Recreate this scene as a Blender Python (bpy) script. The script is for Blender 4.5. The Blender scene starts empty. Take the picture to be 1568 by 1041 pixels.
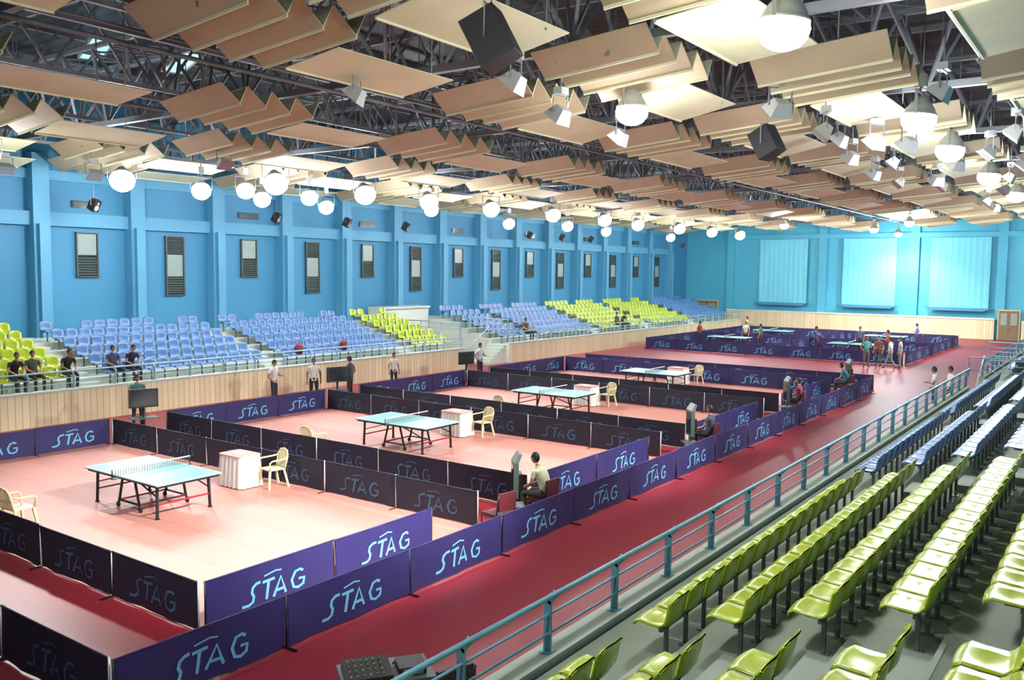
import bpy, math, random
from mathutils import Vector, Matrix
random.seed(4)
scene = bpy.context.scene
COL = scene.collection
try:
    scene.view_settings.view_transform = 'Standard'
    scene.view_settings.look = 'None'
except Exception:
    pass

# ------------------------------------------------------------------ materials
def lin(c):
    return tuple((x/255/12.92 if x/255 <= 0.04045 else ((x/255+0.055)/1.055)**2.4) for x in c)

def mat(name, rgb, rough=0.5, metal=0.0, var=0.12, scale=3.0, bump=0.0, emis=None, estr=0.0, spec=0.5):
    m = bpy.data.materials.new(name); m.use_nodes = True
    nt = m.node_tree; b = nt.nodes['Principled BSDF']
    c = lin(rgb)
    b.inputs['Roughness'].default_value = rough
    b.inputs['Metallic'].default_value = metal
    b.inputs['Specular IOR Level'].default_value = spec
    tc = nt.nodes.new('ShaderNodeTexCoord')
    n = nt.nodes.new('ShaderNodeTexNoise'); n.inputs['Scale'].default_value = scale
    n.inputs['Detail'].default_value = 4
    nt.links.new(tc.outputs['Object'], n.inputs['Vector'])
    mx = nt.nodes.new('ShaderNodeMix'); mx.data_type = 'RGBA'
    mx.inputs[6].default_value = tuple(x*(1-var) for x in c)+(1,)
    mx.inputs[7].default_value = tuple(min(1, x*(1+var)) for x in c)+(1,)
    nt.links.new(n.outputs['Fac'], mx.inputs[0])
    nt.links.new(mx.outputs[2], b.inputs['Base Color'])
    if bump > 0:
        bp = nt.nodes.new('ShaderNodeBump'); bp.inputs['Strength'].default_value = bump
        nt.links.new(n.outputs['Fac'], bp.inputs['Height'])
        nt.links.new(bp.outputs['Normal'], b.inputs['Normal'])
    if emis:
        b.inputs['Emission Color'].default_value = tuple(lin(emis))+(1,)
        b.inputs['Emission Strength'].default_value = estr
        try: m.cycles.emission_sampling = 'NONE'
        except Exception: pass
    return m

def planks(name, rgb, dark, width, rough=0.5, thin=0.1, axis='xy'):
    m = bpy.data.materials.new(name); m.use_nodes = True
    nt = m.node_tree; b = nt.nodes['Principled BSDF']; b.inputs['Roughness'].default_value = rough
    L = nt.links.new
    tc = nt.nodes.new('ShaderNodeTexCoord'); sp = nt.nodes.new('ShaderNodeSeparateXYZ')
    L(tc.outputs['Object'], sp.inputs[0])
    def M(op, a, bb=None):
        q = nt.nodes.new('ShaderNodeMath'); q.operation = op
        if isinstance(a, (int, float)): q.inputs[0].default_value = a
        else: L(a, q.inputs[0])
        if bb is not None:
            if isinstance(bb, (int, float)): q.inputs[1].default_value = bb
            else: L(bb, q.inputs[1])
        return q.outputs[0]
    s = M('ADD', sp.outputs[0], sp.outputs[1]) if axis == 'xy' else (sp.outputs[1] if axis == 'y' else sp.outputs[0])
    s = M('DIVIDE', s, width)
    fr = M('FRACT', s); ln = M('LESS_THAN', fr, thin)
    fl = M('FLOOR', s)
    wn = nt.nodes.new('ShaderNodeTexWhiteNoise'); wn.noise_dimensions = '1D'; L(fl, wn.inputs['W'])
    c = lin(rgb); d = lin(dark)
    mx = nt.nodes.new('ShaderNodeMix'); mx.data_type = 'RGBA'
    mx.inputs[6].default_value = tuple(x*0.9 for x in c)+(1,); mx.inputs[7].default_value = tuple(min(1, x*1.08) for x in c)+(1,)
    L(wn.outputs['Value'], mx.inputs[0])
    m2 = nt.nodes.new('ShaderNodeMix'); m2.data_type = 'RGBA'
    L(ln, m2.inputs[0]); L(mx.outputs[2], m2.inputs[6]); m2.inputs[7].default_value = tuple(d)+(1,)
    L(m2.outputs[2], b.inputs['Base Color'])
    return m

M_red = planks('red_sport_mat', (130, 31, 42), (104, 23, 32), 1.8, 0.45, 0.012, 'x')
M_court = planks('glare_paled_court_mat', (182, 124, 112), (160, 102, 92), 1.0, 0.5, 0.02, 'y')  # red mat with the overexposed lamp glare painted in as a paler colour
M_wood = planks('maple_cladding', (222, 210, 170), (160, 136, 96), 0.22, 0.45, 0.08)
M_blue = mat('blue_wall_paint', (62, 138, 176), 0.6, 0, 0.06, 0.4)
M_blue2 = mat('light_blue_pilaster_paint', (86, 156, 188), 0.6, 0, 0.06, 0.5)
M_cyan = mat('cyan_far_wall_paint', (78, 178, 204), 0.6, 0, 0.05, 0.5)
M_cyan2 = mat('pale_cyan_screen_cloth', (114, 206, 224), 0.7, 0, 0.04, 0.8)
M_white = mat('white_plaster', (206, 216, 204), 0.7, 0, 0.06, 1.0)
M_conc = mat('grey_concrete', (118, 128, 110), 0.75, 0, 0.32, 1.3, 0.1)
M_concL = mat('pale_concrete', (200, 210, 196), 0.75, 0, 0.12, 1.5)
M_concM = mat('kerb_concrete', (150, 160, 146), 0.75, 0, 0.2, 1.5)
M_roof = planks('dark_roof_deck', (52, 56, 58), (30, 32, 34), 0.5, 0.6, 0.3, 'y')
M_steel = mat('grey_roof_steel', (124, 128, 132), 0.5, 0.2, 0.3, 1.2)
M_steelL = mat('grey_seat_steel', (104, 110, 104), 0.5, 0.2, 0.2, 2)
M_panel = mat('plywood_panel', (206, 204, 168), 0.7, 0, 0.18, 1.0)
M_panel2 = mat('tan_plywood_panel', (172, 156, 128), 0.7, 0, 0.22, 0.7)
M_rail = mat('steel_blue_rail_paint', (92, 146, 162), 0.4, 0.1, 0.08, 4)
M_railw = mat('pale_rail_paint', (150, 184, 196), 0.4, 0.1, 0.08, 4)
M_green = mat('lime_green_seat_plastic', (160, 178, 30), 0.24, 0, 0.14, 0.7)
M_bseat = mat('blue_seat_plastic', (78, 118, 166), 0.3, 0, 0.12, 0.7)
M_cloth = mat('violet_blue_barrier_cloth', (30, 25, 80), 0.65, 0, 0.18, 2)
M_cloth_shade = mat('shaded_barrier_cloth', (16, 17, 38), 0.65, 0, 0.18, 2)  # same barrier cloth, shade of the unlit rows painted in as darker colour
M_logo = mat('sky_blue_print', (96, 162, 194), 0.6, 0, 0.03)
M_logo_shade = mat('shaded_blue_print', (42, 74, 100), 0.6, 0, 0.05)  # sky-blue print again, dimmed in colour for the shade on those rows
M_pole = mat('pale_metal_pole', (200, 204, 206), 0.35, 0.4, 0.03)
M_black = mat('black_metal', (22, 22, 26), 0.45, 0.2, 0.1)
M_blackp = mat('black_plastic', (18, 18, 20), 0.5, 0, 0.1)
M_table = mat('sea_green_table_top', (110, 168, 168), 0.3, 0, 0.04)
M_tline = mat('white_line_paint', (240, 244, 244), 0.4, 0, 0.02)
M_redm = mat('red_metal', (140, 34, 38), 0.45, 0.1, 0.08)
M_dred = mat('dark_red_upholstery', (88, 24, 32), 0.6, 0, 0.08)
M_skirt = mat('white_table_skirt', (200, 198, 192), 0.8, 0, 0.06, 4)
M_pink = mat('rose_table_cloth', (200, 140, 136), 0.7, 0, 0.08)
M_cream = mat('cream_plastic', (196, 184, 142), 0.4, 0, 0.05)
M_louv = mat('grey_louvre', (92, 104, 100), 0.5, 0.2, 0.1)
M_glass = mat('dull_vent_pane', (138, 158, 150), 0.35, 0, 0.14)
M_glow = mat('lamp_glass_lit', (255, 255, 255), 0.3, 0, 0, emis=(250, 246, 255), estr=60)
M_alu = mat('brushed_aluminium', (176, 178, 180), 0.3, 0.8, 0.08)
M_grey = mat('light_grey_housing', (170, 172, 168), 0.5, 0.1, 0.08)
M_dgrey = mat('dark_grey_green_housing', (70, 84, 80), 0.45, 0.1, 0.08)
M_sky = mat('bluish_skylight_sheet', (150, 190, 210), 0.4, 0, 0.05, emis=(150, 200, 225), estr=1.4)
M_door = mat('brown_door_wood', (124, 104, 78), 0.5, 0, 0.12)
M_screen = mat('dark_glass_screen', (30, 44, 48), 0.15, 0, 0.1)
M_shoe = mat('dark_shoe_leather', (34, 30, 30), 0.5)
M_hair = mat('black_hair', (20, 17, 16), 0.6)
M_lip = mat('lip', (120, 66, 60), 0.5)
SKINS = [mat('brown_skin', (150, 104, 78), 0.5), mat('tan_skin', (172, 124, 94), 0.5)]

# ------------------------------------------------------------------ mesh builder
class MB:
    def __init__(s): s.v = []; s.f = []; s.m = []; s.s = []
    def add(s, verts, faces, mat=0, smooth=False):
        o = len(s.v); s.v.extend([tuple(p) for p in verts])
        for f in faces:
            s.f.append(tuple(i+o for i in f)); s.m.append(mat); s.s.append(smooth)
    def bb(s, x0, x1, y0, y1, z0, z1, mat=0):
        s.add([(x0,y0,z0),(x1,y0,z0),(x1,y1,z0),(x0,y1,z0),(x0,y0,z1),(x1,y0,z1),(x1,y1,z1),(x0,y1,z1)],
              [(0,3,2,1),(4,5,6,7),(0,1,5,4),(1,2,6,5),(2,3,7,6),(3,0,4,7)], mat)
    def beam(s, p, q, w, h=None, mat=0, up=(0,0,1)):
        h = h or w; p = Vector(p); q = Vector(q); d = (q-p).normalized()
        u = Vector(up)
        if abs(d.dot(u)) > 0.98: u = Vector((0,1,0)) if abs(d.y) < .9 else Vector((1,0,0))
        a = d.cross(u).normalized(); b = a.cross(d).normalized()
        vs = []
        for c in (p, q):
            for i, j in ((-1,-1),(1,-1),(1,1),(-1,1)): vs.append(c+a*(i*w/2)+b*(j*h/2))
        s.add(vs, [(0,1,2,3),(7,6,5,4),(0,4,5,1),(1,5,6,2),(2,6,7,3),(3,7,4,0)], mat)
    def tube(s, pts, r, n=8, mat=0, smooth=True):
        pts = [Vector(p) for p in pts]; k = len(pts)
        rs = r if isinstance(r, (list, tuple)) else [r]*k
        vs = []; ref = None
        for i, p in enumerate(pts):
            d = (pts[min(i+1,k-1)]-pts[max(i-1,0)]).normalized()
            if ref is None:
                ref = Vector((0,0,1)) if abs(d.z) < .9 else Vector((1,0,0))
            a = d.cross(ref)
            if a.length < 1e-4: a = d.cross(Vector((0,1,0)))
            a.normalize(); b = a.cross(d).normalized(); ref = b
            for j in range(n):
                t = 2*math.pi*j/n; vs.append(p+(a*math.cos(t)+b*math.sin(t))*rs[i])
        fs = []
        for i in range(k-1):
            for j in range(n):
                fs.append((i*n+j, i*n+(j+1)%n, (i+1)*n+(j+1)%n, (i+1)*n+j))
        fs.append(tuple(range(n-1,-1,-1))); fs.append(tuple((k-1)*n+j for j in range(n)))
        s.add(vs, fs, mat, smooth)
    def lathe(s, prof, n=16, c=(0,0,0), mat=0, smooth=True, M=None):
        vs = []; c = Vector(c)
        for r, z in prof:
            for j in range(n):
                t = 2*math.pi*j/n; p = Vector((r*math.cos(t), r*math.sin(t), z))
                if M: p = M @ p
                vs.append(c+p)
        fs = []
        for i in range(len(prof)-1):
            for j in range(n): fs.append((i*n+j, i*n+(j+1)%n, (i+1)*n+(j+1)%n, (i+1)*n+j))
        s.add(vs, fs, mat, smooth)
    def ell(s, c, r, n=12, k=8, mat=0, fn=None, keep=None):
        c = Vector(c); vs = []
        for i in range(k+1):
            a = math.pi*i/k
            for j in range(n):
                t = 2*math.pi*j/n
                p = Vector((r[0]*math.sin(a)*math.cos(t), r[1]*math.sin(a)*math.sin(t), r[2]*math.cos(a)))
                if fn: p = fn(p)
                vs.append(p)
        fs = []
        for i in range(k):
            for j in range(n):
                q = (i*n+j, (i+1)*n+j, (i+1)*n+(j+1)%n, i*n+(j+1)%n)
                ce = (vs[q[0]]+vs[q[1]]+vs[q[2]]+vs[q[3]])/4
                if keep is None or keep(ce): fs.append(q)
        s.add([c+p for p in vs], fs, mat, True)
    def mesh(s, name, mats):
        me = bpy.data.meshes.new(name); me.from_pydata(s.v, [], s.f)
        for m in mats: me.materials.append(m)
        me.polygons.foreach_set('material_index', s.m)
        me.polygons.foreach_set('use_smooth', s.s)
        me.update(); return me
    def obj(s, name, mats, loc=(0,0,0), rz=0, bevel=0, parent=None):
        return place(name, s.mesh(name, mats), loc, rz, bevel, parent)

def place(name, me, loc=(0,0,0), rz=0, bevel=0, parent=None):
    o = bpy.data.objects.new(name, me); COL.objects.link(o)
    o.location = loc; o.rotation_euler = (0, 0, rz)
    if bevel:
        b = o.modifiers.new('Bevel', 'BEVEL'); b.width = bevel; b.segments = 2; b.limit_method = 'ANGLE'
    if parent: o.parent = parent
    return o

# ------------------------------------------------------------------ dimensions
XC = -16.75
XL, XR = -36.2, 2.7
YN, YF = -9.0, 80.0
ZR = 12.6
def mir(x): return 2*XC - x

# ------------------------------------------------------------------ shell
b = MB(); b.bb(XL-.3, XR+.3, YN-.3, YF+.3, -.3, 0); b.obj('floor', [M_red])
b = MB(); b.bb(XL-.3, XR+.3, YN-.3, YF+.3, ZR, ZR+.2); b.obj('ceiling', [M_roof])
b = MB(); b.bb(XR, XR+.3, YN-.3, YF+.3, 0, ZR); b.obj('wall_right', [M_blue])
b = MB(); b.bb(XL-.3, XR+.3, YN-.3, YN, 0, ZR); b.obj('wall_near', [M_blue])
b = MB(); b.bb(XL-.3, XL, YN-.3, YF+.3, 0, ZR)
PY = [17.5+4.13*k for k in range(-6, 15)]
for y in PY:
    b.bb(XL, XL+.55, y-.33, y+.33, 0, 9.6, 1)
    b.bb(XL+.55, XL+.75, y-.2, y+.2, 2.2, 6.8, 1)
for i in range(len(PY)-1):
    y0, y1 = PY[i]+.33, PY[i+1]-.33
    b.bb(XL, XL+.32, y0, y1, 6.75, 7.3, 1)
    b.bb(XL, XL+.14, y0, y1, 8.6, 9.0, 1)
b.obj('wall_left', [M_blue, M_blue2])
for i in range(len(PY)-1):
    yc = (PY[i]+PY[i+1])/2
    b = MB(); tall = (i % 2 == 1)
    z1 = 6.5; z0 = 3.9 if tall else 4.75; x = XL
    b.bb(x, x+.05, yc-.47, yc+.47, z0-.05, z1+.05, 2)
    def louv(a, c):
        z = a
        while z < c-.05:
            b.beam((x+.09, yc-.42, z+.05), (x+.09, yc+.42, z+.05), .1, .03, 1, up=(.6,0,.8)); z += .11
    if tall:
        louv(z0, z0+.75); louv(z1-.75, z1); b.bb(x, x+.08, yc-.4, yc+.4, z0+.8, z1-.8, 0)
    else:
        louv(z0, z0+.8); b.bb(x, x+.08, yc-.4, yc+.4, z0+.85, z1-.02, 0)
    for yy in (-.45, .45): b.bb(x, x+.13, yc+yy-.03, yc+yy+.03, z0-.05, z1+.05, 3)
    b.bb(x, x+.15, yc-.48, yc+.48, z1, z1+.05, 3); b.bb(x, x+.17, yc-.5, yc+.5, z0-.08, z0-.03, 3)
    if i % 2 == 0:
        b.bb(x, x+.06, yc-.6, yc+.6, 7.55, 7.85, 2)
        for zz in (7.6,7.68,7.76): b.bb(x, x+.09, yc-.55, yc+.55, zz, zz+.04, 1)
    b.obj('window_%d' % (i+1), [M_glass, M_louv, M_screen, M_dgrey])
# far wall
b = MB(); b.bb(XL-.3, XR+.3, YF, YF+.3, 0, ZR)
for x in (-31.6, -23, -15.4, -8.9, -3): b.bb(x-.35, x+.35, YF-.3, YF, 1.6, 9.5, 0)
b.bb(-32, XR, YF-.36, YF, 8.3, 8.7, 0)
b.obj('wall_far', [M_cyan, M_blue2])
b = MB(); b.bb(-31.8, -9.2, YF-.5, YF-.31, 0, 1.6, 0); b.bb(-31.8, -9.2, YF-.55, YF-.3, 1.6, 1.72, 1)
b.bb(-7.3, XR, YF-.5, YF-.31, 0, 1.6, 0)
b.obj('trim_far_cladding', [M_wood, M_white])
for xc in (-26.5, -19.0, -11.9):
    b = MB(); n = 32
    for k in range(n):
        xa = xc-2.2+4.4*k/n; xb = xc-2.2+4.4*(k+1)/n
        ya = YF-.42-.012*math.sin(k*1.9); yb = YF-.42-.012*math.sin((k+1)*1.9)
        b.add([(xa,ya,2.45),(xb,yb,2.45),(xb,yb,8.25),(xa,ya,8.25)], [(0,1,2,3)], 0, True)
    b.add([(xc-2.5,YF-.8,2.5),(xc+2.5,YF-.8,2.5),(xc+1.9,YF-.8,2.25),(xc-1.9,YF-.8,2.25),
           (xc-2.5,YF-.3,2.5),(xc+2.5,YF-.3,2.5),(xc+1.9,YF-.3,2.25),(xc-1.9,YF-.3,2.25)],
          [(0,3,2,1),(4,5,6,7),(0,1,5,4),(1,2,6,5),(2,3,7,6),(3,0,4,7)], 1)
    b.obj('wall_screen_curtain', [M_cyan2, M_blue, M_cyan])
def door(name, x0, x1, z0, z1, y):
    b = MB(); b.bb(x0-.1, x1+.1, y-.06, y, z0, z1+.1, 1)
    xm = (x0+x1)/2
    for a, c in ((x0, xm-.01), (xm+.01, x1)):
        b.bb(a, c, y-.1, y-.05, z0, z1, 0)
        b.bb(a+.12, c-.12, y-.12, y-.09, z0+1.2, z1-.2, 2)
    b.bb(xm-.1, xm-.06, y-.16, y-.1, z0+.9, z0+1.15, 3); b.bb(xm+.06, xm+.1, y-.16, y-.1, z0+.9, z0+1.15, 3)
    b.obj(name, [M_door, M_cream, M_glass, M_alu])
door('door_1', -35.0, -32.9, 0, 2.4, YF)
door('door_2', -8.9, -7.5, 0, 2.35, YF-.3)

# ------------------------------------------------------------------ grandstands
ROWS, DZ, Z0 = 6, .25, 1.0
PRM = {1: (-3.98, .82, -4.98), -1: (-4.3, .87, -5.2)}
VY0, VY1 = 35.3, 39.3
def rowx(side, k):
    x = PRM[side][0]+PRM[side][1]*k
    return x if side > 0 else mir(x)
def stand(side, y0, y1):
    b = MB(); X0, DX, FX = PRM[side]
    X = (lambda x: x) if side > 0 else mir
    end = XR-.01 if side > 0 else XR-.02
    def bx(xa, xb, ya, yb, za, zb, m):
        a, c = sorted((X(xa), X(xb))); b.bb(a, c, ya, yb, za, zb, m)
    bx(FX, FX+.2, y0, y1, 0, 1.08, 1)
    bx(FX-.05, FX-.003, y0, y1, 0, 1.04, 2)
    bx(FX-.06, FX+.23, y0, y1, 1.08, 1.12, 1)
    for k in range(ROWS):
        xa = FX+.2 if k == 0 else X0+DX*k-.5
        xb = X0+DX*(k+1)-.5 if k < ROWS-1 else end
        bx(xa, xb, y0, y1, 0, Z0+DZ*k, 0)
    for a in AIS[side]:
        if y0 < a < y1:
            for k in range(1, ROWS):
                xs = X0+DX*k-.5
                bx(xs-.3, xs, a-.45, a+.45, Z0+DZ*(k-1), Z0+DZ*(k-1)+.125, 1)
                bx(xs, xs+.05, a-.45, a+.45, Z0+DZ*k, Z0+DZ*k+.006, 1)
    for ye in (y0, y1): bx(FX, end, ye-.02, ye+.02, 0, 1.0, 1)
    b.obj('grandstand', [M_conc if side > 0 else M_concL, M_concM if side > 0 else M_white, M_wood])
AIS = {1: [-.6, 7.6, 16.6, 25.3], -1: [8.0, 15.8, 23.7, 31.8, 43.0, 50.5, 58.2, 65.8]}
stand(1, YN+.05, VY0); stand(1, VY1, YF-1.2)
stand(-1, YN+.05, VY0); stand(-1, VY1, 74.0)

def seat_proto():
    b = MB(); prof = [(.235,.385),(.225,.425),(.15,.437),(.03,.425),(-.09,.42),(-.165,.44),(-.2,.50),(-.222,.6),(-.24,.69),(-.262,.765),(-.285,.78)]
    nx = 7; top = []
    for i, (y, z) in enumerate(prof):
        for j in range(nx):
            u = -1+2*j/(nx-1); w = .228
            if i in (0, 10): w *= .9
            dz = .022*u*u if 1 < i < 6 else 0
            dy = .04*u*u if i >= 5 else (-.02*u*u if i < 2 else 0)
            if i >= 9: dz = -.05*u**4
            top.append(Vector((u*w, y+dy, z+dz)))
    n = len(prof); vs = list(top)
    for i in range(n):
        a = prof[max(i-1,0)]; c = prof[min(i+1,n-1)]
        t = Vector((0, c[0]-a[0], c[1]-a[1])).normalized()
        nn = Vector((0, -t.z, t.y))
        if nn.z > 0 or (abs(nn.z) < .5 and nn.y > 0): nn = -nn
        for j in range(nx): vs.append(top[i*nx+j]+nn*.018)
    fs = []; N = n*nx
    for i in range(n-1):
        for j in range(nx-1):
            q = (i*nx+j, i*nx+j+1, (i+1)*nx+j+1, (i+1)*nx+j)
            fs.append(q); fs.append(tuple(N+k for k in reversed(q)))
    for i in range(n-1):
        fs.append((i*nx, (i+1)*nx, N+(i+1)*nx, N+i*nx)); e = nx-1
        fs.append((i*nx+e, N+i*nx+e, N+(i+1)*nx+e, (i+1)*nx+e))
    b.add(vs, fs, 0, True)
    b.bb(-.02, .02, -.1, -.06, 0, .41, 1); b.bb(-.07, .07, -.13, -.03, 0, .012, 1)
    b.bb(-.14, .14, -.1, .06, .39, .405, 1)
    return b
SEAT = seat_proto()
def seats(side, y0, y1, mt, skip_pil=False):
    b = MB(); ang = math.pi/2 if side > 0 else -math.pi/2
    R = Matrix.Rotation(ang, 4, 'Z')
    base = [(R @ Vector(p)) for p in SEAT.v]
    for k in range(ROWS):
        x = rowx(side, k); z = Z0+DZ*k
        n = int((y1-y0)/.5); st = (y1-y0)/n
        for i in range(n):
            y = y0+st*(i+.5)
            if skip_pil and k == ROWS-1 and min(abs(y-p) for p in PY) < .62: continue
            o = len(b.v)
            b.v.extend([(p.x+x, p.y+y, p.z+z) for p in base])
            b.f.extend([tuple(q+o for q in f) for f in SEAT.f]); b.m.extend(SEAT.m); b.s.extend(SEAT.s)
        xx = x+.08 if side > 0 else x-.08
        b.beam((xx, y0+.1, z+.37), (xx, y1-.1, z+.37), .04, .04, 1)
    b.obj('stadium_seat_block', [mt, M_steelL])
seats(1, -.1, 7.1, M_green); seats(1, 8.1, 16.1, M_green); seats(1, 17.1, 24.8, M_bseat); seats(1, 25.8, 34.9, M_bseat)
seats(1, 39.9, 52, M_bseat); seats(1, 53, 66, M_green)
LS = [(8.5,15.3,M_green),(16.3,23.2,M_bseat),(24.2,31.3,M_bseat),(32.3,35.1,M_green),(39.6,42.5,M_bseat),(43.5,50,M_bseat),
      (51,57.7,M_green),(58.7,65.3,M_green),(66.3,73.6,M_bseat)]
for a, c, m in LS: seats(-1, a, c, m, True)

def railing(p, q, z, mt, h=.56, sp=1.45, out=(0,0), n=3):
    p = Vector((p[0], p[1], z)); q = Vector((q[0], q[1], z)); L = (q-p).length; d = (q-p)/L
    o = Vector((out[0], out[1], 0)); b = MB(); k = max(1, round(L/sp))
    U = Vector((0,0,1))
    for i in range(k+1):
        c = p+d*(L*i/k)
        b.beam(c, c+U*(h-.1), .09, .025, 0, up=d)
        b.beam(c+U*(h-.12), c+U*h+o*.1, .08, .025, 0, up=d)
        b.beam(c+U*.005-d*.08, c+U*.005+d*.08, .12, .012, 0)
    for j in range(n):
        zz = h if j == n-1 else h*(j+1)/(n+.2)
        off = o*(.11 if j == n-1 else .02)
        b.tube([p+U*zz+off, q+U*zz+off], .028 if j == n-1 else .015, 8, 0)
    return b.obj('handrail', [mt])
railing((-4.88, -8.5), (-4.88, VY0-.1), 1.12, M_rail, h=.66, out=(1,0))
railing((-4.88, VY1+.1), (-4.88, 76), 1.12, M_rail, h=.66, out=(1,0))
railing((-4.8, VY0-.15), (-.9, VY0-.15), 1.5, M_rail, .7, 1.2); railing((-4.7, VY1+.15), (-.9, VY1+.15), 1.6, M_railw, .9, 1.0, n=5)
railing((mir(-5.1), -8.5), (mir(-5.1), VY0-.1), 1.12, M_railw, out=(-1,0))
railing((mir(-5.1), VY1+.1), (mir(-5.1), 73.8), 1.12, M_railw, out=(-1,0))
railing((mir(-5.0), VY0-.12), (mir(-.9), VY0-.12), 1.6, M_railw, .8, 1.2); railing((mir(-5.0), VY1+.12), (mir(-.9), VY1+.12), 1.6, M_railw, .8, 1.2)
for sx in (mir(-4.4), -4.2):
    b = MB()
    for k in range(6):
        b.bb(sx-.6, sx+.6, VY1-.3*(6-k), VY1-.03, .0 if k == 0 else .165*k, .165*(k+1), 0)
    b.tube([(sx-.62, VY1-1.85, 0), (sx-.62, VY1-1.85, .95), (sx-.62, VY1-.06, 1.95)], .025, 8, 1)
    b.obj('concrete_steps', [M_concL, M_railw])
b = MB(); b.bb(XL+.8, XL+2.0, VY0+.1, VY1-.1, 0, 2.9, 0); b.bb(XL+.8, XL+2.1, VY0+.05, VY1-.05, 2.9, 3.0, 1); b.obj('parapet_block', [M_white, M_concL])

# ------------------------------------------------------------------ courts
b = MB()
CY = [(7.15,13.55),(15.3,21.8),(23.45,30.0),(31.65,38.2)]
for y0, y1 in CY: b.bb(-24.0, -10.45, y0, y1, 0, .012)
b.obj('court_glare_mat', [M_court])  # thin sheet over the red floor, carries the painted glare
STR = [[(-.2,.0),(.08,.0),(.26,.1),(.3,.32),(.2,.52),(.24,.72),(.4,.84),(.6,.86)],
       [(.7,.8),(1.26,.84)], [(.98,.8),(.92,0)],
       [(1.26,0),(1.58,.82),(1.88,0)], [(1.4,.25),(1.78,.25)],
       [(2.7,.74),(2.54,.84),(2.32,.78),(2.18,.42),(2.3,.08),(2.54,0),(2.76,.12),(2.78,.4),(2.52,.4)],
       [(.76,1.06),(1.3,1.17),(1.6,1.1)]]
def ribbons():
    out = []
    for k, pl in enumerate(STR):
        P = [Vector((x+.08*y, y)) for x, y in pl]; A = []; B = []; th = .064 if k < 6 else .035
        for i, p in enumerate(P):
            d = (P[min(i+1,len(P)-1)]-P[max(i-1,0)]).normalized(); n = Vector((-d.y, d.x))
            A.append(p+n*th); B.append(p-n*th)
        for i in range(len(P)-1): out.append([A[i], A[i+1], B[i+1], B[i]])
    return out
RIB = ribbons()
BH = .74
def barrier(p, q, dark=False, n=None, seed=0):
    p = Vector((p[0], p[1], 0)); q = Vector((q[0], q[1], 0)); L = (q-p).length; a = (q-p)/L
    nrm = Vector((a.y, -a.x, 0)); n = n or max(1, round(L/2.4)); w = L/n
    rnd = random.Random(seed+int(L*10)); b = MB(); U = Vector((0,0,1))
    for i in range(n):
        o = p+a*(w*i); ph = rnd.random()*6; ph2 = rnd.random()*6; lean = rnd.uniform(-.02,.02)
        def surf(s, z):
            k = math.sin(s*5+ph)*.016*(1-z/BH)+math.sin(s*11+ph2+z*4)*.008
            return o+a*s+nrm*(k+lean*(z/BH))+U*z
        nx, nz = 14, 4
        sag = lambda s: .014*math.sin(math.pi*s/w)
        for side in (1, -1):
            vs = []
            for iz in range(nz+1):
                for ix in range(nx+1):
                    s = .02+(w-.04)*ix/nx; z = .03+(BH-.03-sag(s))*iz/nz
                    vs.append(surf(s, z)+nrm*(.009*side))
            fs = []
            for iz in range(nz):
                for ix in range(nx):
                    f = (iz*(nx+1)+ix, iz*(nx+1)+ix+1, (iz+1)*(nx+1)+ix+1, (iz+1)*(nx+1)+ix)
                    fs.append(f if side > 0 else f[::-1])
            b.add(vs, fs, 0, True)
            sx, sz = .39, .34; cx = w/2-.52
            for r in RIB:
                pts = []
                for c in r:
                    s = cx+c.x*sx; s = s if side > 0 else w-s
                    pts.append(surf(s, .17+c.y*sz)+nrm*(.016*side))
                b.add(pts, [(0,1,2,3)], 1)
        b.tube([o+U*(BH-.012)+nrm*lean, o+a*w+U*(BH-.012)+nrm*lean], .014, 6, 0)
    for i in range(n+1):
        o = p+a*(w*i)
        b.tube([o, o+U*(BH+.01)], .014, 6, 2 if dark else 3)
        b.beam(o-nrm*.2+U*.014, o+nrm*.2+U*.014, .03, .025, 3)
    b.obj('court_barrier', [M_cloth_shade if dark else M_cloth, M_logo_shade if dark else M_logo, M_pole, M_black])  # dark rows take the shaded copies of cloth and print
S = 0
def B(p, q, **k):
    global S; S += 7; barrier(p, q, seed=S, **k)
B((-9.12, 5.1), (-9.12, 39.5), n=14)
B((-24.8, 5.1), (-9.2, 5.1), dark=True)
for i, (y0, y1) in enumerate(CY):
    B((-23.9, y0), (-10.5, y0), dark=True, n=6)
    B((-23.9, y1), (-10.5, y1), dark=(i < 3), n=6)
    B((-10.42, y0+.05), (-10.42, y1-.9 if i else y1-1.5), n=2)
    B((-24.0, y0+.05), (-24.0, y1-.05), n=3)
B((-23.9, 40.2), (-9.2, 40.2), n=6)
B((-26.8, 53.0), (-10.6, 53.0), n=7)
B((-10.5, 53.1), (-10.5, 71), n=7); B((-26.8, 53.1), (-26.8, 71), n=7); B((-26.7, 71), (-10.6, 71), n=7)
B((-18.4, 53.1), (-18.4, 70.9), n=7); B((-26.7, 61.5), (-10.6, 61.5), n=7)

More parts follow.
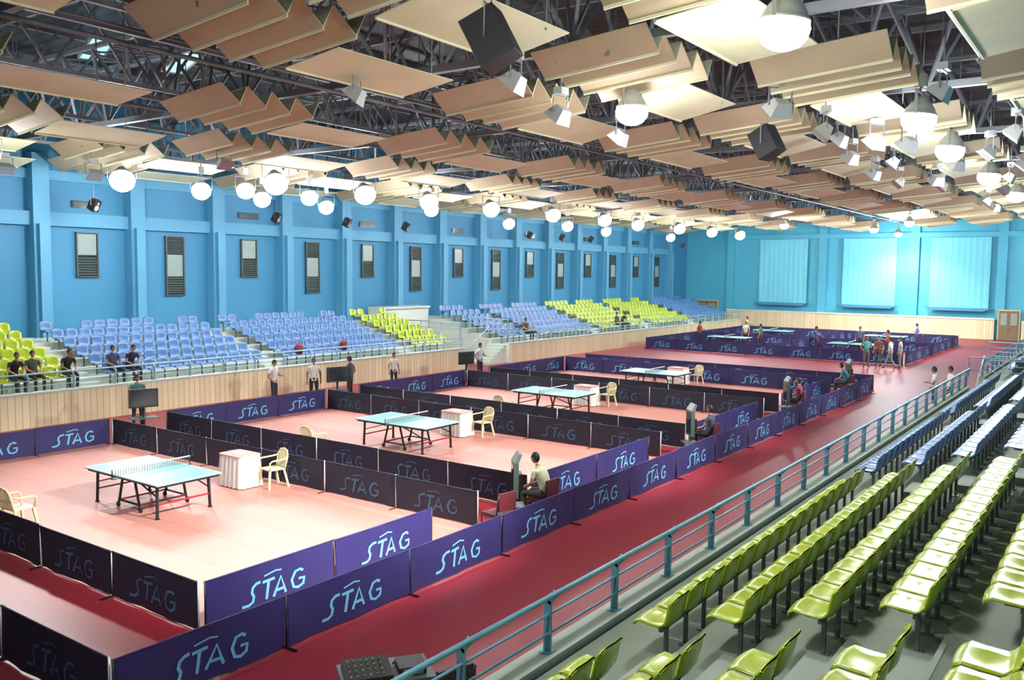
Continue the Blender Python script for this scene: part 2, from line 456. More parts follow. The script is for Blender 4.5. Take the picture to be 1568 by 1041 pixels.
def tt_table():
    b = MB()
    for s in (-1, 1):
        x0, x1 = (0.004, 1.37) if s > 0 else (-1.37, -.004)
        b.bb(x0, x1, -.7625, .7625, .735, .76, 0)
        b.bb(x0+.03*(s < 0)+.03, x1-.03, -.72, .72, .685, .735, 1)
    for y in (-.752, .752): b.bb(-1.37, 1.37, y-.01, y+.01, .7595, .762, 2)
    for x in (-1.36, 1.36): b.bb(x-.01, x+.01, -.76, .76, .7595, .762, 2)
    b.bb(-1.37, 1.37, -.002, .002, .7595, .7615, 2)
    for k in range(31):
        y = -.9+1.8*k/30; b.beam((0,y,.765),(0,y,.905), .005, .005, 1)
    for k in range(5): b.beam((0,-.91,.775+.028*k),(0,.91,.775+.028*k), .005, .005, 1)
    b.bb(-.008, .008, -.915, .915, .9, .92, 2)
    for s in (-1, 1):
        b.tube([(0,.915*s,.74),(0,.915*s,.92)], .012, 8, 1); b.bb(-.04,.04, .74*s if s>0 else -.93, .93 if s>0 else -.74, .715, .735, 1)
    for sx in (-1, 1):
        for sy in (-1, 1):
            b.beam((1.12*sx,.6*sy,.69),(1.14*sx,.62*sy,.02), .045, .045, 1)
            b.bb(1.14*sx-.035,1.14*sx+.035,.62*sy-.035,.62*sy+.035,0,.025,1)
            b.beam((.22*sx,.55*sy,.69),(.38*sx,.55*sy,.14), .04, .04, 1)
            b.beam((1.12*sx,.6*sy,.45),(.3*sx,.55*sy,.68), .025, .025, 1)
            b.lathe([(0,-.018),(.055,-.018),(.055,.018),(0,.018)], 12, (.42*sx,.55*sy,.057), 1, True, Matrix.Rotation(math.pi/2,4,'X'))
            b.beam((.38*sx,.55*sy,.15),(.42*sx,.55*sy,.06), .03, .05, 1)
        b.beam((1.13*sx,-.6,.3),(1.13*sx,.6,.3), .035, .035, 3)
        b.beam((1.12*sx,-.62,.66),(1.12*sx,.62,.66), .04, .05, 3)
        b.beam((.38*sx,-.55,.16),(.38*sx,.55,.16), .035, .035, 3)
    for sy in (-1, 1): b.beam((-.38,.55*sy,.16),(.38,.55*sy,.16), .035, .035, 1)
    return b.mesh('table_tennis_table', [M_table, M_black, M_tline, M_redm])
TT = tt_table()
TY = [10.56, 18.65, 26.5, 34.75]
for y in TY: place('table_tennis_table', TT, (-17.08, y, .012), 0)
for x, y in ((-22.6,57.3),(-14.5,57.3),(-22.6,66.3),(-14.5,66.3)): place('table_tennis_table', TT, (x, y, 0), 0)

def desk():
    b = MB(); n = 72; lo = []; hi = []
    def per(t, r):
        a = 2*math.pi*t; c, s = math.cos(a), math.sin(a)
        k = (abs(c)**8+abs(s)**8)**(-1/8)
        return Vector((c*k*(.42+r), s*k*(.30+r), 0))
    for k in range(n):
        t = k/n
        lo.append(per(t, .035+.024*math.sin(k*1.75))+Vector((0,0,.02))); hi.append(per(t, 0)+Vector((0,0,.76)))
    vs = lo+hi; b.add(vs, [(k, (k+1)%n, n+(k+1)%n, n+k) for k in range(n)], 0, True)
    b.add(hi, [tuple(range(n))], 1)
    h2 = [per(k/n, .012)+Vector((0,0,.765)) for k in range(n)]; l2 = [per(k/n, .014)+Vector((0,0,.73+.012*math.sin(k*.9))) for k in range(n)]
    b.add(l2+h2, [(k,(k+1)%n,n+(k+1)%n,n+k) for k in range(n)], 1, True); b.add(h2, [tuple(range(n))], 1)
    b.bb(-.15,.12,-.1,.1,.766,.78,2)
    return b.mesh('umpire_desk', [M_skirt, M_pink, M_tline])
DK = desk()
def plastic_chair():
    b = MB()
    b.bb(-.22,.22,-.2,.22,.42,.445,0)
    for sx in (-1,1):
        b.beam((.2*sx,.19,.43),(.25*sx,.25,0),.045,.045,0); b.beam((.2*sx,-.17,.43),(.24*sx,-.27,0),.045,.045,0)
        b.tube([(.22*sx,.2,.43),(.26*sx,.22,.62),(.27*sx,.16,.66),(.27*sx,-.14,.67),(.21*sx,-.24,.7)], .02, 6, 0)
    pts = [(-.2,-.2,.44),(-.22,-.26,.72),(-.15,-.29,.84),(0,-.3,.87),(.15,-.29,.84),(.22,-.26,.72),(.2,-.2,.44)]
    b.tube(pts, .02, 6, 0)
    for k in range(-3,4):
        b.beam((.05*k,-.21,.45),(.052*k,-.29,.86-.012*abs(k)), .034, .012, 0)
    b.beam((-.2,-.24,.6),(.2,-.24,.6), .02, .03, 0)
    return b.mesh('plastic_armchair', [M_cream])
PC = plastic_chair()
for i, y in enumerate(TY):
    place('umpire_desk', DK, (-17.0, y+2.2, .012), 0)
    place('plastic_armchair', PC, (-16.3, y+2.6, .012), math.radians(170))
place('plastic_armchair', PC, (-17.5, 7.95, .012), 0.1); place('plastic_armchair', PC, (-18.1, 16.0, .012), .0)
place('plastic_armchair', PC, (-17.6, 24.1, .012), .0)

def pad_chair():
    b = MB()
    b.bb(-.23,.23,-.2,.24,.42,.48,0); b.bb(-.22,.22,-.27,-.22,.56,.9,2)
    for sx in (-1,1):
        b.tube([(.24*sx,.22,0),(.24*sx,.2,.42),(.24*sx,-.2,.43),(.24*sx,-.27,.88)], .013, 6, 1)
        b.tube([(.24*sx,-.2,.43),(.24*sx,-.28,0)], .013, 6, 1)
    return b
RC = pad_chair().mesh('padded_chair', [M_dred, M_black, M_dred]); RC2 = pad_chair().mesh('padded_chair', [M_redm, M_black, M_blackp])
def scoreboard():
    b = MB()
    b.bb(-.24,.24,-.05,.05,.62,1.34,0); b.bb(-.2,.2,.05,.056,.68,1.28,1)
    b.add([(-.24,-.05,1.34),(.24,-.05,1.34),(.24,.05,1.34),(-.24,.05,1.34),(-.2,-.12,1.5),(.2,-.12,1.5),(.2,-.06,1.52),(-.2,-.06,1.52)],
          [(0,3,2,1),(4,5,6,7),(0,1,5,4),(1,2,6,5),(2,3,7,6),(3,0,4,7)],0)
    b.bb(-.16,.16,-.14,-.05,.75,1.1,2)
    b.tube([(0,0,.05),(0,0,.65)], .03, 8, 2)
    for k in range(4):
        a = k*math.pi/2+.7; b.beam((0,0,.06),(.3*math.cos(a),.3*math.sin(a),.015), .04,.03,2)
    b.bb(-.22,.22,-.2,.2,.42,.45,0)
    return b.mesh('scoreboard_display', [M_dgrey, M_screen, M_black])
SB = scoreboard()
def monitor():
    b = MB()
    b.bb(-.42,.42,-.05,.05,.85,1.42,2); b.bb(-.37,.37,.05,.056,.9,1.37,1); b.bb(-.26,.26,-.18,-.05,.92,1.3,2)
    b.bb(-.4,.4,-.25,.25,.52,.55,0); b.tube([(0,0,.05),(0,0,.87)],.04,8,2)
    for k in range(4):
        a = k*math.pi/2+.7; b.beam((0,0,.06),(.36*math.cos(a),.36*math.sin(a),.015), .04,.03,2)
    return b.mesh('television_on_stand', [M_dgrey, M_screen, M_blackp])
TV = monitor()
for x, y, r in ((-9.95,14.05,2.3),(-9.9,22.4,2.3),(-9.9,30.6,2.2),(-9.9,38.7,2.2)): place('scoreboard_display', SB, (x, y, 0), r)
for x, y, r in ((-24.5,14.9,-1.9),(-24.55,22.9,-1.9),(-24.75,31.0,-1.8)): place('television_on_stand', TV, (x, y, 0), r)
for x, y, r in ((-9.85,13.35,1.4),(-9.75,14.75,1.57),(-9.7,23.2,1.6),(-9.8,31.5,1.7),(-9.8,38.0,1.4)):
    place('padded_chair', RC, (x, y, 0), r)
place('padded_chair', RC2, (-5.95, 7.1, 0), 1.2)
b = MB(); b.bb(-.5,.5,-.3,.3,.7,.74,0)
for sx in (-1,1):
    for sy in (-1,1): b.beam((.44*sx,.24*sy,.7),(.44*sx,.24*sy,0),.04,.04,1)
b.add([(-.46,-.24,.74),(.05,-.24,.74),(.05,.2,.74),(-.46,.2,.74),(-.46,-.24,.79),(.05,-.24,.79),(.05,.2,.84),(-.46,.2,.84)],
      [(0,3,2,1),(4,5,6,7),(0,1,5,4),(1,2,6,5),(2,3,7,6),(3,0,4,7)],1)
for i in range(6):
    for j in range(4):
        x = -.4+.07*i; y = -.18+.1*j; z = .785+.05*(y+.24)/.44
        b.tube([(x,y,z),(x,y,z+.02)], .01, 6, 2 if (i+j)%3 else 3)
b.bb(.12,.42,-.2,.1,.74,.83,1); b.bb(.16,.38,-.22,-.2,.755,.815,2)
b.tube([(.1,.1,.76),(.2,.22,.77),(.35,.2,.76),(.45,.05,.76)],.012,6,1)
b.obj('mixing_console_table', [M_dgrey, M_blackp, M_steelL, M_green], (-6.5, 6.75, 0), .95)

def backpack(loc):
    b = MB()
    def fn(p):
        e = lambda v, r: math.copysign(abs(v/r)**.6, v)*r
        return Vector((e(p.x,.17), e(p.y,.11), e(p.z,.23)))
    b.ell((0,0,.23),(.17,.11,.23),16,10,0,fn); b.ell((0,.1,.16),(.12,.06,.12),12,8,1)
    b.tube([(-.05,0,.45),(0,0,.5),(.05,0,.45)], .012, 6, 1)
    for s in (-1,1): b.tube([(.09*s,-.09,.4),(.1*s,-.17,.28),(.09*s,-.1,.06)], .015, 6, 1)
    b.obj('backpack', [M_redm, M_blackp], loc, -1.57)
backpack((-29.15,25.0,1.44)); backpack((-29.15,27.6,1.44))

# ------------------------------------------------------------------ people
POSE = {}
def pose_mesh(kind):
    if kind in POSE: return POSE[kind]
    N = []; E = []
    def nd(p, r): N.append((Vector(p), r)); return len(N)-1
    def ed(a, c, lab): E.append((a, c, lab))
    sit = kind.startswith('sit')
    if sit:
        ln = .12 if kind == 'sit_lean' else 0
        pe = nd((0,-.05,.575),.13); wa = nd((0,-.07+ln*.2,.73),.12); ch = nd((0,-.07+ln,.92),.14); nb = nd((0,-.06+ln*1.6,1.07),.07); nk = nd((0,-.04+ln*2,1.15),.052)
        sh = [(.19*s,-.06+ln*1.4,1.03) for s in (-1,1)]; el = [(.24*s,.02+ln,.78) for s in (-1,1)]; wr = [(.13*s,.27+ln*.5,.68) for s in (-1,1)]
        hp = [(.1*s,.0,.55) for s in (-1,1)]; kn = [(.14*s,.42,.53) for s in (-1,1)]; an = [(.13*s,.42,.09) for s in (-1,1)]; to = [(.15*s,.58,.04) for s in (-1,1)]
    else:
        pe = nd((0,0,.95),.13); wa = nd((0,0,1.1),.118); ch = nd((0,0,1.29),.142); nb = nd((0,-.01,1.45),.07); nk = nd((0,.01,1.53),.052)
        sh = [(.19*s,0,1.41) for s in (-1,1)]; el = [(.245*s,-.03,1.13) for s in (-1,1)]; wr = [(.25*s,.06,.88) for s in (-1,1)]
        hp = [(.095*s,0,.88) for s in (-1,1)]; kn = [(.11*s,.02,.49) for s in (-1,1)]; an = [(.12*s,-.02,.09) for s in (-1,1)]; to = [(.14*s,.14,.04) for s in (-1,1)]
        if kind == 'reach': el[1] = (.25,.2,1.2); wr[1] = (.2,.44,1.14)
        if kind == 'talk': el[0] = (-.27,.03,1.14); wr[0] = (-.12,.24,1.16); el[1] = (.28,-.08,1.14); wr[1] = (.19,.06,.98)
        if kind == 'walk':
            kn = [(-.1,.17,.5),(.1,-.02,.5)]; an = [(-.1,.24,.1),(.1,-.3,.16)]; to = [(-.11,.4,.05),(.1,-.17,.06)]
            el = [(-.25,-.14,1.15),(.25,.08,1.15)]; wr = [(-.24,-.12,.9),(.23,.27,.97)]
    ed(pe,wa,1); ed(wa,ch,1); ed(ch,nb,1); ed(nb,nk,0)
    hands = []
    for i in range(2):
        s = nd(sh[i],.062); e = nd(el[i],.043); w = nd(wr[i],.028)
        u1 = nd((Vector(sh[i])*.4+Vector(el[i])*.6),.05)
        ed(ch,s,1); ed(s,u1,1); ed(u1,e,0 if kind != 'walk' else 1); ed(e,w,0); hands.append((Vector(el[i]),Vector(wr[i]),(-1,1)[i]))
        h = nd(hp[i],.092); k = nd(kn[i],.06); m = nd((Vector(hp[i])+Vector(kn[i]))/2,.077); c2 = nd(Vector(kn[i])*.6+Vector(an[i])*.4,.056); a = nd(an[i],.042); t = nd(to[i],.036)
        ed(pe,h,2); ed(h,m,2); ed(m,k,2); ed(k,c2,2); ed(c2,a,2); ed(a,t,3)
    me = bpy.data.meshes.new('t'); me.from_pydata([n[0] for n in N], [(a,c) for a,c,_ in E], [])
    o = bpy.data.objects.new('t', me); COL.objects.link(o)
    o.modifiers.new('Skin','SKIN')
    sv = me.skin_vertices[0].data
    for i, n in enumerate(N): sv[i].radius = (n[1], n[1]); sv[i].use_root = (i == 0)
    ss = o.modifiers.new('S','SUBSURF'); ss.levels = 1; ss.render_levels = 1
    bpy.context.view_layer.update()
    ev = o.evaluated_get(bpy.context.evaluated_depsgraph_get())
    m2 = bpy.data.meshes.new_from_object(ev)
    b = MB(); b.v = [tuple(v.co) for v in m2.vertices]
    for p in m2.polygons:
        c = p.center; best = 9; lab = 1
        for a, d, l in E:
            A = N[a][0]; D = N[d][0]; t = max(0, min(1, (c-A).dot(D-A)/((D-A).length_squared)))
            r = N[a][1]*(1-t)+N[d][1]*t; q = (c-(A+(D-A)*t)).length-r
            if q < best: best = q; lab = l
        b.f.append(tuple(p.vertices)); b.m.append(lab); b.s.append(True)
    bpy.data.objects.remove(o); bpy.data.meshes.remove(m2)
    hc = N[nk][0]+Vector((0,.02,.105))
    def hf(p):
        k = 1-.28*max(0,-p.z/.115)
        return Vector((p.x*k, p.y*(1-.1*max(0,-p.z/.115)), p.z))
    b.ell(hc,(.074,.093,.115),14,10,0,hf)
    b.ell(hc+Vector((0,-.008,.01)),(.083,.1,.122),14,10,4,None,lambda c: c.z > -.035+.9*c.y)
    b.add([hc+Vector(p) for p in ((-.014,.086,-.022),(.014,.086,-.022),(0,.088,.018),(0,.113,-.018))],[(0,1,3),(1,2,3),(2,0,3)],0,True)
    for s in (-1,1):
        b.ell(hc+Vector((.03*s,.083,.012)),(.013,.008,.008),8,6,5); b.ell(hc+Vector((.076*s,-.005,-.005)),(.01,.02,.03),8,6,0)
    b.ell(hc+Vector((0,.084,-.052)),(.024,.008,.007),8,6,6)
    b.lathe([(.075,-.03),(.068,.012),(.06,.01)],12,N[nb][0]+Vector((0,.005,.02)),1)
    for e, w, s in hands:
        d = (w-e).normalized()
        if not sit: side = Vector((0,1,0)) if abs(d.y) < .7 else Vector((-s,0,0))
        else: side = Vector((-s,0,0))
        side = (side-d*side.dot(d)).normalized(); nn = d.cross(side).normalized()
        b.tube([w-d*.02, w+d*.03, w+d*.085], [.027,.034,.036], 8, 0)
        if nn.dot(Vector((-s,0,-.5))) < 0: nn = -nn
        for k in range(4):
            o0 = w+d*.075+side*(.027-.018*k); l = (.032,.038,.035,.027)[k]
            b.tube([o0, o0+d*l+nn*.006, o0+d*(l*1.7)+nn*.022, o0+d*(l*2.0)+nn*.038], [.0095,.009,.008,.006], 6, 0)
        o0 = w+d*.03+side*.028
        b.tube([o0, o0+d*.03+side*.022+nn*.008, o0+d*.06+side*.026+nn*.02], [.011,.01,.008], 6, 0)
    POSE[kind] = b; return b
SH = {}
def cl(rgb):
    if rgb not in SH: SH[rgb] = mat('fabric_%d_%d_%d' % rgb, rgb, 0.8, 0, 0.12, 8)
    return SH[rgb]
def person(name, kind, loc, face, shirt, pants, sk=0, s=1.0):
    b = pose_mesh(kind)
    o = b.obj(name, [SKINS[sk], cl(shirt), cl(pants), M_shoe, M_hair, M_hair, M_lip], loc, math.radians(face-90))
    o.scale = (s,s,s); return o
W = (206,206,200)
person('standing_man','reach',(-25.5,15.3,0),-25,(70,110,104),(50,52,60))
person('standing_man','talk',(-25.9,21.0,0),20,W,(50,50,58),1)
person('standing_man','stand',(-25.3,22.4,0),-40,W,(36,36,44))
person('standing_man','talk',(-24.8,23.8,0),200,(60,62,70),(40,40,44))
person('standing_man','stand',(-25.4,26.9,0),-20,W,(44,50,60),1,.93)
person('standing_man','talk',(-24.9,32.2,0),0,(190,196,200),(40,44,60))
person('standing_man','talk',(-11.95,50.3,0),-60,(60,150,130),(90,84,70))
person('standing_man','stand',(-11.5,51.1,0),-100,(110,70,60),(90,70,60),1)
person('standing_man','walk',(-10.75,50.5,0),170,(180,190,184),(120,130,120))
person('standing_man','stand',(-10.35,51.0,0),200,(170,184,180),(110,120,104),1)
person('standing_man','talk',(-5.95,35.4,0),190,W,(60,60,70)); person('standing_man','stand',(-5.5,36.0,0),210,(214,200,190),(60,50,50),1)
person('seated_official','sit_lean',(-9.72,14.75,.03),180,(190,190,156),(70,70,60),1)
person('seated_official','sit',(-9.7,23.2,.03),180,(60,60,80),(40,40,50)); person('seated_official','sit',(-9.8,31.5,.03),180,(110,40,50),(40,40,50))
person('seated_official','sit_lean',(-9.8,38.0,.03),180,(50,120,130),(60,60,60))
for x, y, k, f, sh in ((-24.9,57.5,'talk',0,(150,60,60)),(-20.4,57.2,'reach',180,(60,120,80)),(-16.8,57.4,'reach',0,(70,70,120)),(-12.3,57.0,'talk',180,(180,60,60)),
                       (-22.3,59.5,'stand',-90,W),(-14.6,59.6,'stand',-90,(80,90,110)),(-24.8,66.4,'reach',0,(190,180,90)),(-12.4,66.2,'talk',180,(80,120,180))):
    person('table_tennis_player' if k in ('reach','talk') else 'standing_umpire', k, (x,y,0), f, sh, (50,50,60), random.randint(0,1))
for y, k, sh in ((12.1,'sit',(46,50,46)),(13.3,'sit_lean',(30,32,34)),(13.9,'sit',(60,66,60)),(15.0,'sit_lean',(34,34,40)),(16.65,'sit',(52,60,90)),(17.3,'sit_lean',(40,40,50)),
                (42.2,'sit',(70,60,56)),(53.3,'sit',(60,70,90)),(54.1,'sit_lean',(40,44,50))):
    person('seated_spectator', k, (rowx(-1,0), y, 1.0), 0, sh, (40,40,46), random.randint(0,1))
person('seated_spectator','sit',(rowx(-1,1), 12.6, 1.25), 0, (50,50,54), (40,40,46))

# ------------------------------------------------------------------ roof structure
TRY = [14.8+7.5*k for k in range(-3, 9)]
b = MB()
for y in TRY:
    n = 23; dx = (XR-XL-.4)/n
    xs = [XL+.2+dx*i for i in range(n+1)]
    zb, zt = 9.5, 11.5
    b.beam((xs[0],y,zb),(xs[-1],y,zb),.16,.16)
    for s in (-1,1): b.beam((xs[0],y+.9*s,zt),(xs[-1],y+.9*s,zt),.12,.12)
    for i in range(n+1):
        b.beam((xs[i],y-.9,zt),(xs[i],y+.9,zt),.07,.07)
        if i < n:
            xm = (xs[i]+xs[i+1])/2
            for s in (-1,1):
                b.beam((xs[i],y,zb),(xm,y+.9*s,zt),.07,.07); b.beam((xm,y+.9*s,zt),(xs[i+1],y,zb),.07,.07)
            b.beam((xs[i],y-.9,zt),(xs[i+1],y+.9,zt),.05,.05)
for i, x in enumerate((-33.6,-31.2,-27,-22.2,-21.0,-16.4,-15.0,-10.6,-7.0,-2.9,0.4)):
    b.beam((x,YN,12.2),(x,YF,12.2),.14,.2)
    b.beam((x,YN+.1,9.75),(x,YF-.1,9.75),.11,.11)
    y = YN+.1; j = 0
    while y < YF-2:
        b.beam((x,y,9.75 if j%2 else 11.9),(x,y+1.5,11.9 if j%2 else 9.75),.06,.06); y += 1.5; j += 1
for y in TRY:
    for yy in (2.5, 5.0): b.beam((XL+.1,y+yy,12.1),(XR-.1,y+yy,12.1),.1,.16)
for x in (-15.8, -21.6): b.tube([(x,YN+.1,9.35),(x,YF-.2,9.35)],.05,8,0); b.tube([(x+.5,YN+.1,9.5),(x+.5,YF-.2,9.5)],.03,8,0)
b.obj('roof_truss', [M_steel])
b = MB(); rr = random.Random(9)
for xc, ph in ((-34.0,2.2),(-29.4,0),(-24.6,1.5),(-18.8,4.9),(-12.4,0.2),(-8.7,-1.2),(-5.2,1.0),(-1.6,3.0)):
    for k in range(-3, 9):
        yf = 10.7+7.5*k+ph; zt = rr.uniform(-.06,.06)
        w0, w1 = xc-1.0, xc+1.45
        if w0 < XL+.8: w0 = XL+.8
        per = .74; nt = 4; y0 = yf-per*nt
        for t in range(nt):
            ya = y0+per*t
            if ya+per > YF-.6 or ya < YN+.1: continue
            jit = rr.uniform(-.03,.03)
            hi, lo, sl = 9.22+zt+jit, 8.82+zt+jit, .2
            f = .72
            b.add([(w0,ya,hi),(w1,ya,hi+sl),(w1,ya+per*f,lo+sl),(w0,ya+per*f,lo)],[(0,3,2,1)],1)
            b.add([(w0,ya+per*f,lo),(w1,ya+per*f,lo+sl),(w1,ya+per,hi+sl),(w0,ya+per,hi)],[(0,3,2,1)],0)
            b.beam((w0,ya+per*f,lo-.01),(w1,ya+per*f,lo+sl-.01),.03,.05,0)
        L = 3.2; ya = yf+.12
        if ya+L < YF-.6 and ya > YN+.1:
            tl = rr.uniform(.12,.3)
            b.add([(xc-.75,ya,8.84+zt),(xc+.65,ya,8.84+tl+zt),(xc+.65,ya+L,8.84+tl+zt),(xc-.75,ya+L,8.84+zt)],[(0,3,2,1)],0)
            b.beam((xc-.75,ya,8.84+zt),(xc-.75,ya+L,8.84+zt),.04,.06,0)
        for yy in (y0+.3, y0+2.6, y0+5.7):
            if YN+.2 < yy < YF-1: b.beam((xc-.6,yy,9.1),(xc-.6,yy,12.5),.025,.025,2); b.beam((xc+.55,yy,9.1),(xc+.55,yy,12.5),.025,.025,2)
o = b.obj('acoustic_ceiling_panels', [M_panel, M_panel2, M_steel])
sm = o.modifiers.new('Solid','SOLIDIFY'); sm.thickness = .02
for x, y in ((-26.8,15.0),(-26.2,17.6),(-20,30)):
    b = MB(); b.bb(-.3,.3,-1.6,1.6,0,.06,0); b.bb(-.36,.36,-1.66,-1.6,-.03,.09,1); b.bb(-.36,.36,1.6,1.66,-.03,.09,1); b.bb(-.36,-.3,-1.6,1.6,-.03,.09,1); b.bb(.3,.36,-1.6,1.6,-.03,.09,1)
    b.obj('skylight', [M_sky, M_grey], (x,y,11.9), 1.2)

# lamps: round-faced floodlights tilted toward the courts
def lamp_mesh(tilt):
    b = MB(); T = Matrix.Rotation(tilt, 4, 'Y')
    b.lathe([(0,.34),(.1,.34),(.13,.26),(.19,.2),(.24,.12),(.27,.04),(.29,.04),(.29,.01),(.27,.01)],24,(0,0,0),0,True,T)
    b.lathe([(.275,.02),(.3,-.06),(.28,-.16),(.21,-.25),(.11,-.3),(0,-.315)],24,(0,0,0),1,True,T)
    for s in (-1,1): b.beam((0,.33*s,0),(0,.33*s,.42),.05,.012,2)
    b.beam((0,-.34,.42),(0,.34,.42),.05,.015,2); b.tube([(0,0,.42),(0,0,1.2)],.018,6,2)
    b.bb(-.1,.1,-.08,.08,.5,.72,0)
    return b.mesh('high_bay_floodlight', [M_grey, M_glow, M_steel])
LM = {-1: lamp_mesh(math.radians(-40)), 1: lamp_mesh(math.radians(6)), 0: lamp_mesh(0)}
def lamp(side, x, y, z, aim=None, e=0, pt=0, size=70, sc=1.0):
    o = place('high_bay_floodlight', LM[side], (x,y,z)); o.scale = (sc,sc,sc)
    if side < 0: o.rotation_euler = (0,0,-.5)
    if e and aim:
        L = bpy.data.lights.new('court_spot','SPOT'); L.energy = e; L.spot_size = math.radians(size); L.spot_blend = .8; L.shadow_soft_size = .3
        L.color = (1,.98,.93)
        q = bpy.data.objects.new('court_spot', L); COL.objects.link(q); q.parent = o; q.location = (0,0,-.65)
        d = Vector(aim)-Vector((x,y,z-.65))
        if side < 0: d = Matrix.Rotation(.5,3,'Z') @ d
        q.rotation_euler = d.to_track_quat('-Z','Y').to_euler()
    if pt:
        L = bpy.data.lights.new('lamp_light','POINT'); L.energy = pt; L.shadow_soft_size = .3; L.color = (.95,.98,1)
        q = bpy.data.objects.new('lamp_light', L); COL.objects.link(q); q.parent = o; q.location = (0,0,-.7)
left = [(-27.4,6.0,8.4,1,0),(-27.4,12.0,8.4,1,3600),(-31,18.2,8.4,1.5,3600),(-26.8,21.9,8.4,1.5,3600),(-27.3,27.1,8.4,1.5,3600),(-27.5,31.5,8.4,1.45,3600),(-27.8,36.8,8.4,1.45,3600),(-27.5,42.3,8.4,1.4,3600),(-27.3,47.9,8.4,1.4,3600),(-28,53.7,8.4,1.4,3600),(-27.6,59.5,8.4,1.4,3600),(-27.6,65.5,8.4,1.4,3600),(-27.6,71.5,8.4,1.4,3600)]
for x,y,z,s,e in left: lamp(-1,x,y,z,(-15.5,y+.5,0),e,520,70,s)
for x,y,z in ((-28.3,19.7,8.0),(-29.5,23.4,8.0),(-28.6,21.9,8.2),(-28.0,24.6,8.1),(-30.5,27.8,8.0),(-28.3,32.6,8.1),(-29.9,41.3,7.9),(-28.2,45,7.9),(-29.9,62.9,7.9),(-29.5,52,7.9)):
    lamp(-1,x,y,z,sc=1.15)
right = [(-4.2,4.5,8.5,9000,11,44),(-4.1,12.0,8.55,18000,11.2,50),(-4.0,20.5,8.55,11000,19.5,56),(-4.2,25.6,8.5,7000,26,56),(-4.2,33,8.5,6500,33,56),(-4.2,41,8.5,5500,41,56),(-4.2,49,8.5,5500,49,56),(-5,57,8.5,5500,57,56),(-4.2,65,8.5,5500,65,56),(-4.2,73,8.5,5500,73,56)]
for x,y,z,e,ay,sz in right: lamp(1,x,y,z,(-14.5,ay,0),e,560,sz,1.2)
lamp(1,-4.4,-2,8.5,None,0,500)
lamp(0,-8.9,16.7,8.6,(-14,17,0),2500,380,80,1.15)
for x,y in ((-12,60),(-16,68),(-20,60),(-16,76)): lamp(0,x,y,8.5,(x,y+4,0),2500,900,120)

# loudspeakers / floodlights
b = MB()
vs = [(-.28,-.32,-.42),(.28,-.32,-.42),(.34,.3,-.42),(-.34,.3,-.42),(-.28,-.32,.42),(.28,-.32,.42),(.34,.3,.42),(-.34,.3,.42)]
Mx = Matrix.Rotation(math.radians(-28),4,'X')
b.add([Mx@Vector(v) for v in vs],[(0,3,2,1),(4,5,6,7),(0,1,5,4),(1,2,6,5),(2,3,7,6),(3,0,4,7)],0)
b.lathe([(.0,.01),(.1,.0),(.2,.03),(.22,.0)],20,Mx@Vector((0,.31,-.12)),1,True,Mx@Matrix.Rotation(-math.pi/2,4,'X'))
b.lathe([(.0,.01),(.06,.0),(.1,.02)],16,Mx@Vector((0,.31,.24)),1,True,Mx@Matrix.Rotation(-math.pi/2,4,'X'))
for s in (-1,1): b.beam((.37*s,0,-.05),(.37*s,0,.5),.05,.015,1)
b.beam((-.39,0,.5),(.39,0,.5),.05,.02,1); b.tube([(0,0,.5),(0,0,1.4)],.02,6,1)
SPK = b.mesh('hanging_loudspeaker',[M_blackp,M_steel])
for x,y,z,r in ((-7.5,9.9,8.35,1.9),(-7.6,21.3,8.35,1.4)):
    o = place('hanging_loudspeaker',SPK,(x,y,z),r,.06); o.scale = (.85,.85,.85)
for y in (18.2,27,31.5,35.9,48,52,56,72):
    o = place('hanging_loudspeaker',SPK,(-33,y,7.5),-1.2); o.scale = (.5,.5,.55)
b = MB()
Mx = Matrix.Rotation(math.radians(-50),4,'X')
vs = [(-.16,-.12,-.1),(.16,-.12,-.1),(.26,.16,-.2),(-.26,.16,-.2),(-.16,-.12,.1),(.16,-.12,.1),(.26,.16,.2),(-.26,.16,.2)]
b.add([Mx@Vector(v) for v in vs],[(0,3,2,1),(4,5,6,7),(0,1,5,4),(1,2,6,5),(3,0,4,7)],0)
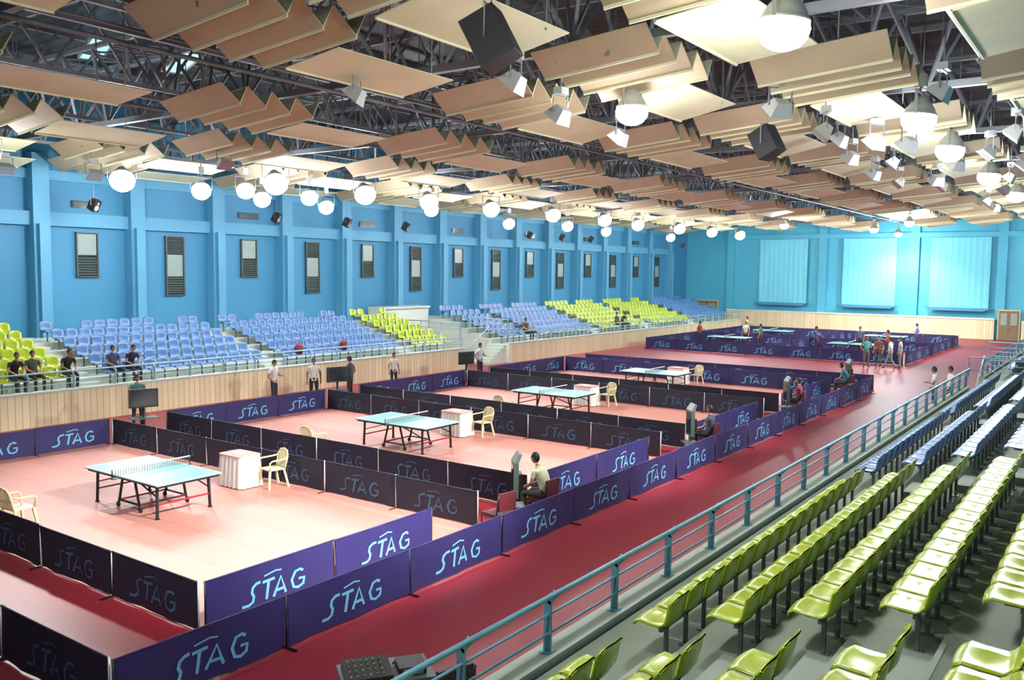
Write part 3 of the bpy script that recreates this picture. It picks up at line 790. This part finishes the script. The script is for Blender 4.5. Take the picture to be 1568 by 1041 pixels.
b.add([Mx@Vector(v) for v in ((-.25,.15,-.19),(.25,.15,-.19),(.25,.15,.19),(-.25,.15,.19))],[(0,1,2,3)],1)
for s in (-1,1): b.beam((.27*s,0,0),(.27*s,0,.35),.04,.012,2)
b.beam((-.28,0,.35),(.28,0,.35),.04,.015,2); b.tube([(0,0,.35),(0,0,1.2)],.016,6,2); b.bb(-.14,.14,-.1,.1,.36,.5,0)
FL = b.mesh('floodlight',[M_grey,M_alu,M_steel])
rr = random.Random(3)
for x,y in ((-9.6,15),(-10.2,18.6),(-6,17.5),(-5.6,19.2),(-5.2,22),(-3.2,18.4),(-6.3,23),(-4.9,24),(-3.4,26.5),(-6,27.5),(-4.6,29.3),(-3,30.6),(-5.6,32),(-3.8,35),(-6.2,36.5),(-4.4,39),(-5.5,43),(-3.5,46),(-6,50),(-4,54),(-5.5,60),
            (-6.8,26),(-7.1,30),(-2.4,22.5),(-2.6,28),(-7.2,34),(-2.9,40),(-32,14.5),(-29,16),(-24.6,18),(-12.8,12.5),(-9.0,12.6)):
    place('floodlight',FL,(x,y,8.45+rr.uniform(-.25,.2)),rr.uniform(.9,2.2) if x > -20 else -1.6)

# ------------------------------------------------------------------ world + camera
w = bpy.data.worlds.new('World'); scene.world = w; w.use_nodes = True
w.node_tree.nodes['Background'].inputs[0].default_value = (.5,.6,.7,1); w.node_tree.nodes['Background'].inputs[1].default_value = .1
cam = bpy.data.cameras.new('camera'); co = bpy.data.objects.new('camera', cam); COL.objects.link(co)
cam.sensor_width = 36; cam.lens = 1333/1568*36; cam.clip_end = 300; cam.clip_start = .05
th, pt, rl = math.radians(35.6), math.radians(4.57), math.radians(.63)
F = Vector((-math.sin(th)*math.cos(pt), math.cos(th)*math.cos(pt), -math.sin(pt)))
R = Vector((math.cos(th), math.sin(th), 0)); U = R.cross(F)
R2 = R*math.cos(rl)+U*math.sin(rl); U2 = U*math.cos(rl)-R*math.sin(rl)
m = Matrix((R2, U2, -F)).transposed().to_4x4(); m.translation = (0,0,5.15)
co.matrix_world = m
scene.camera = co
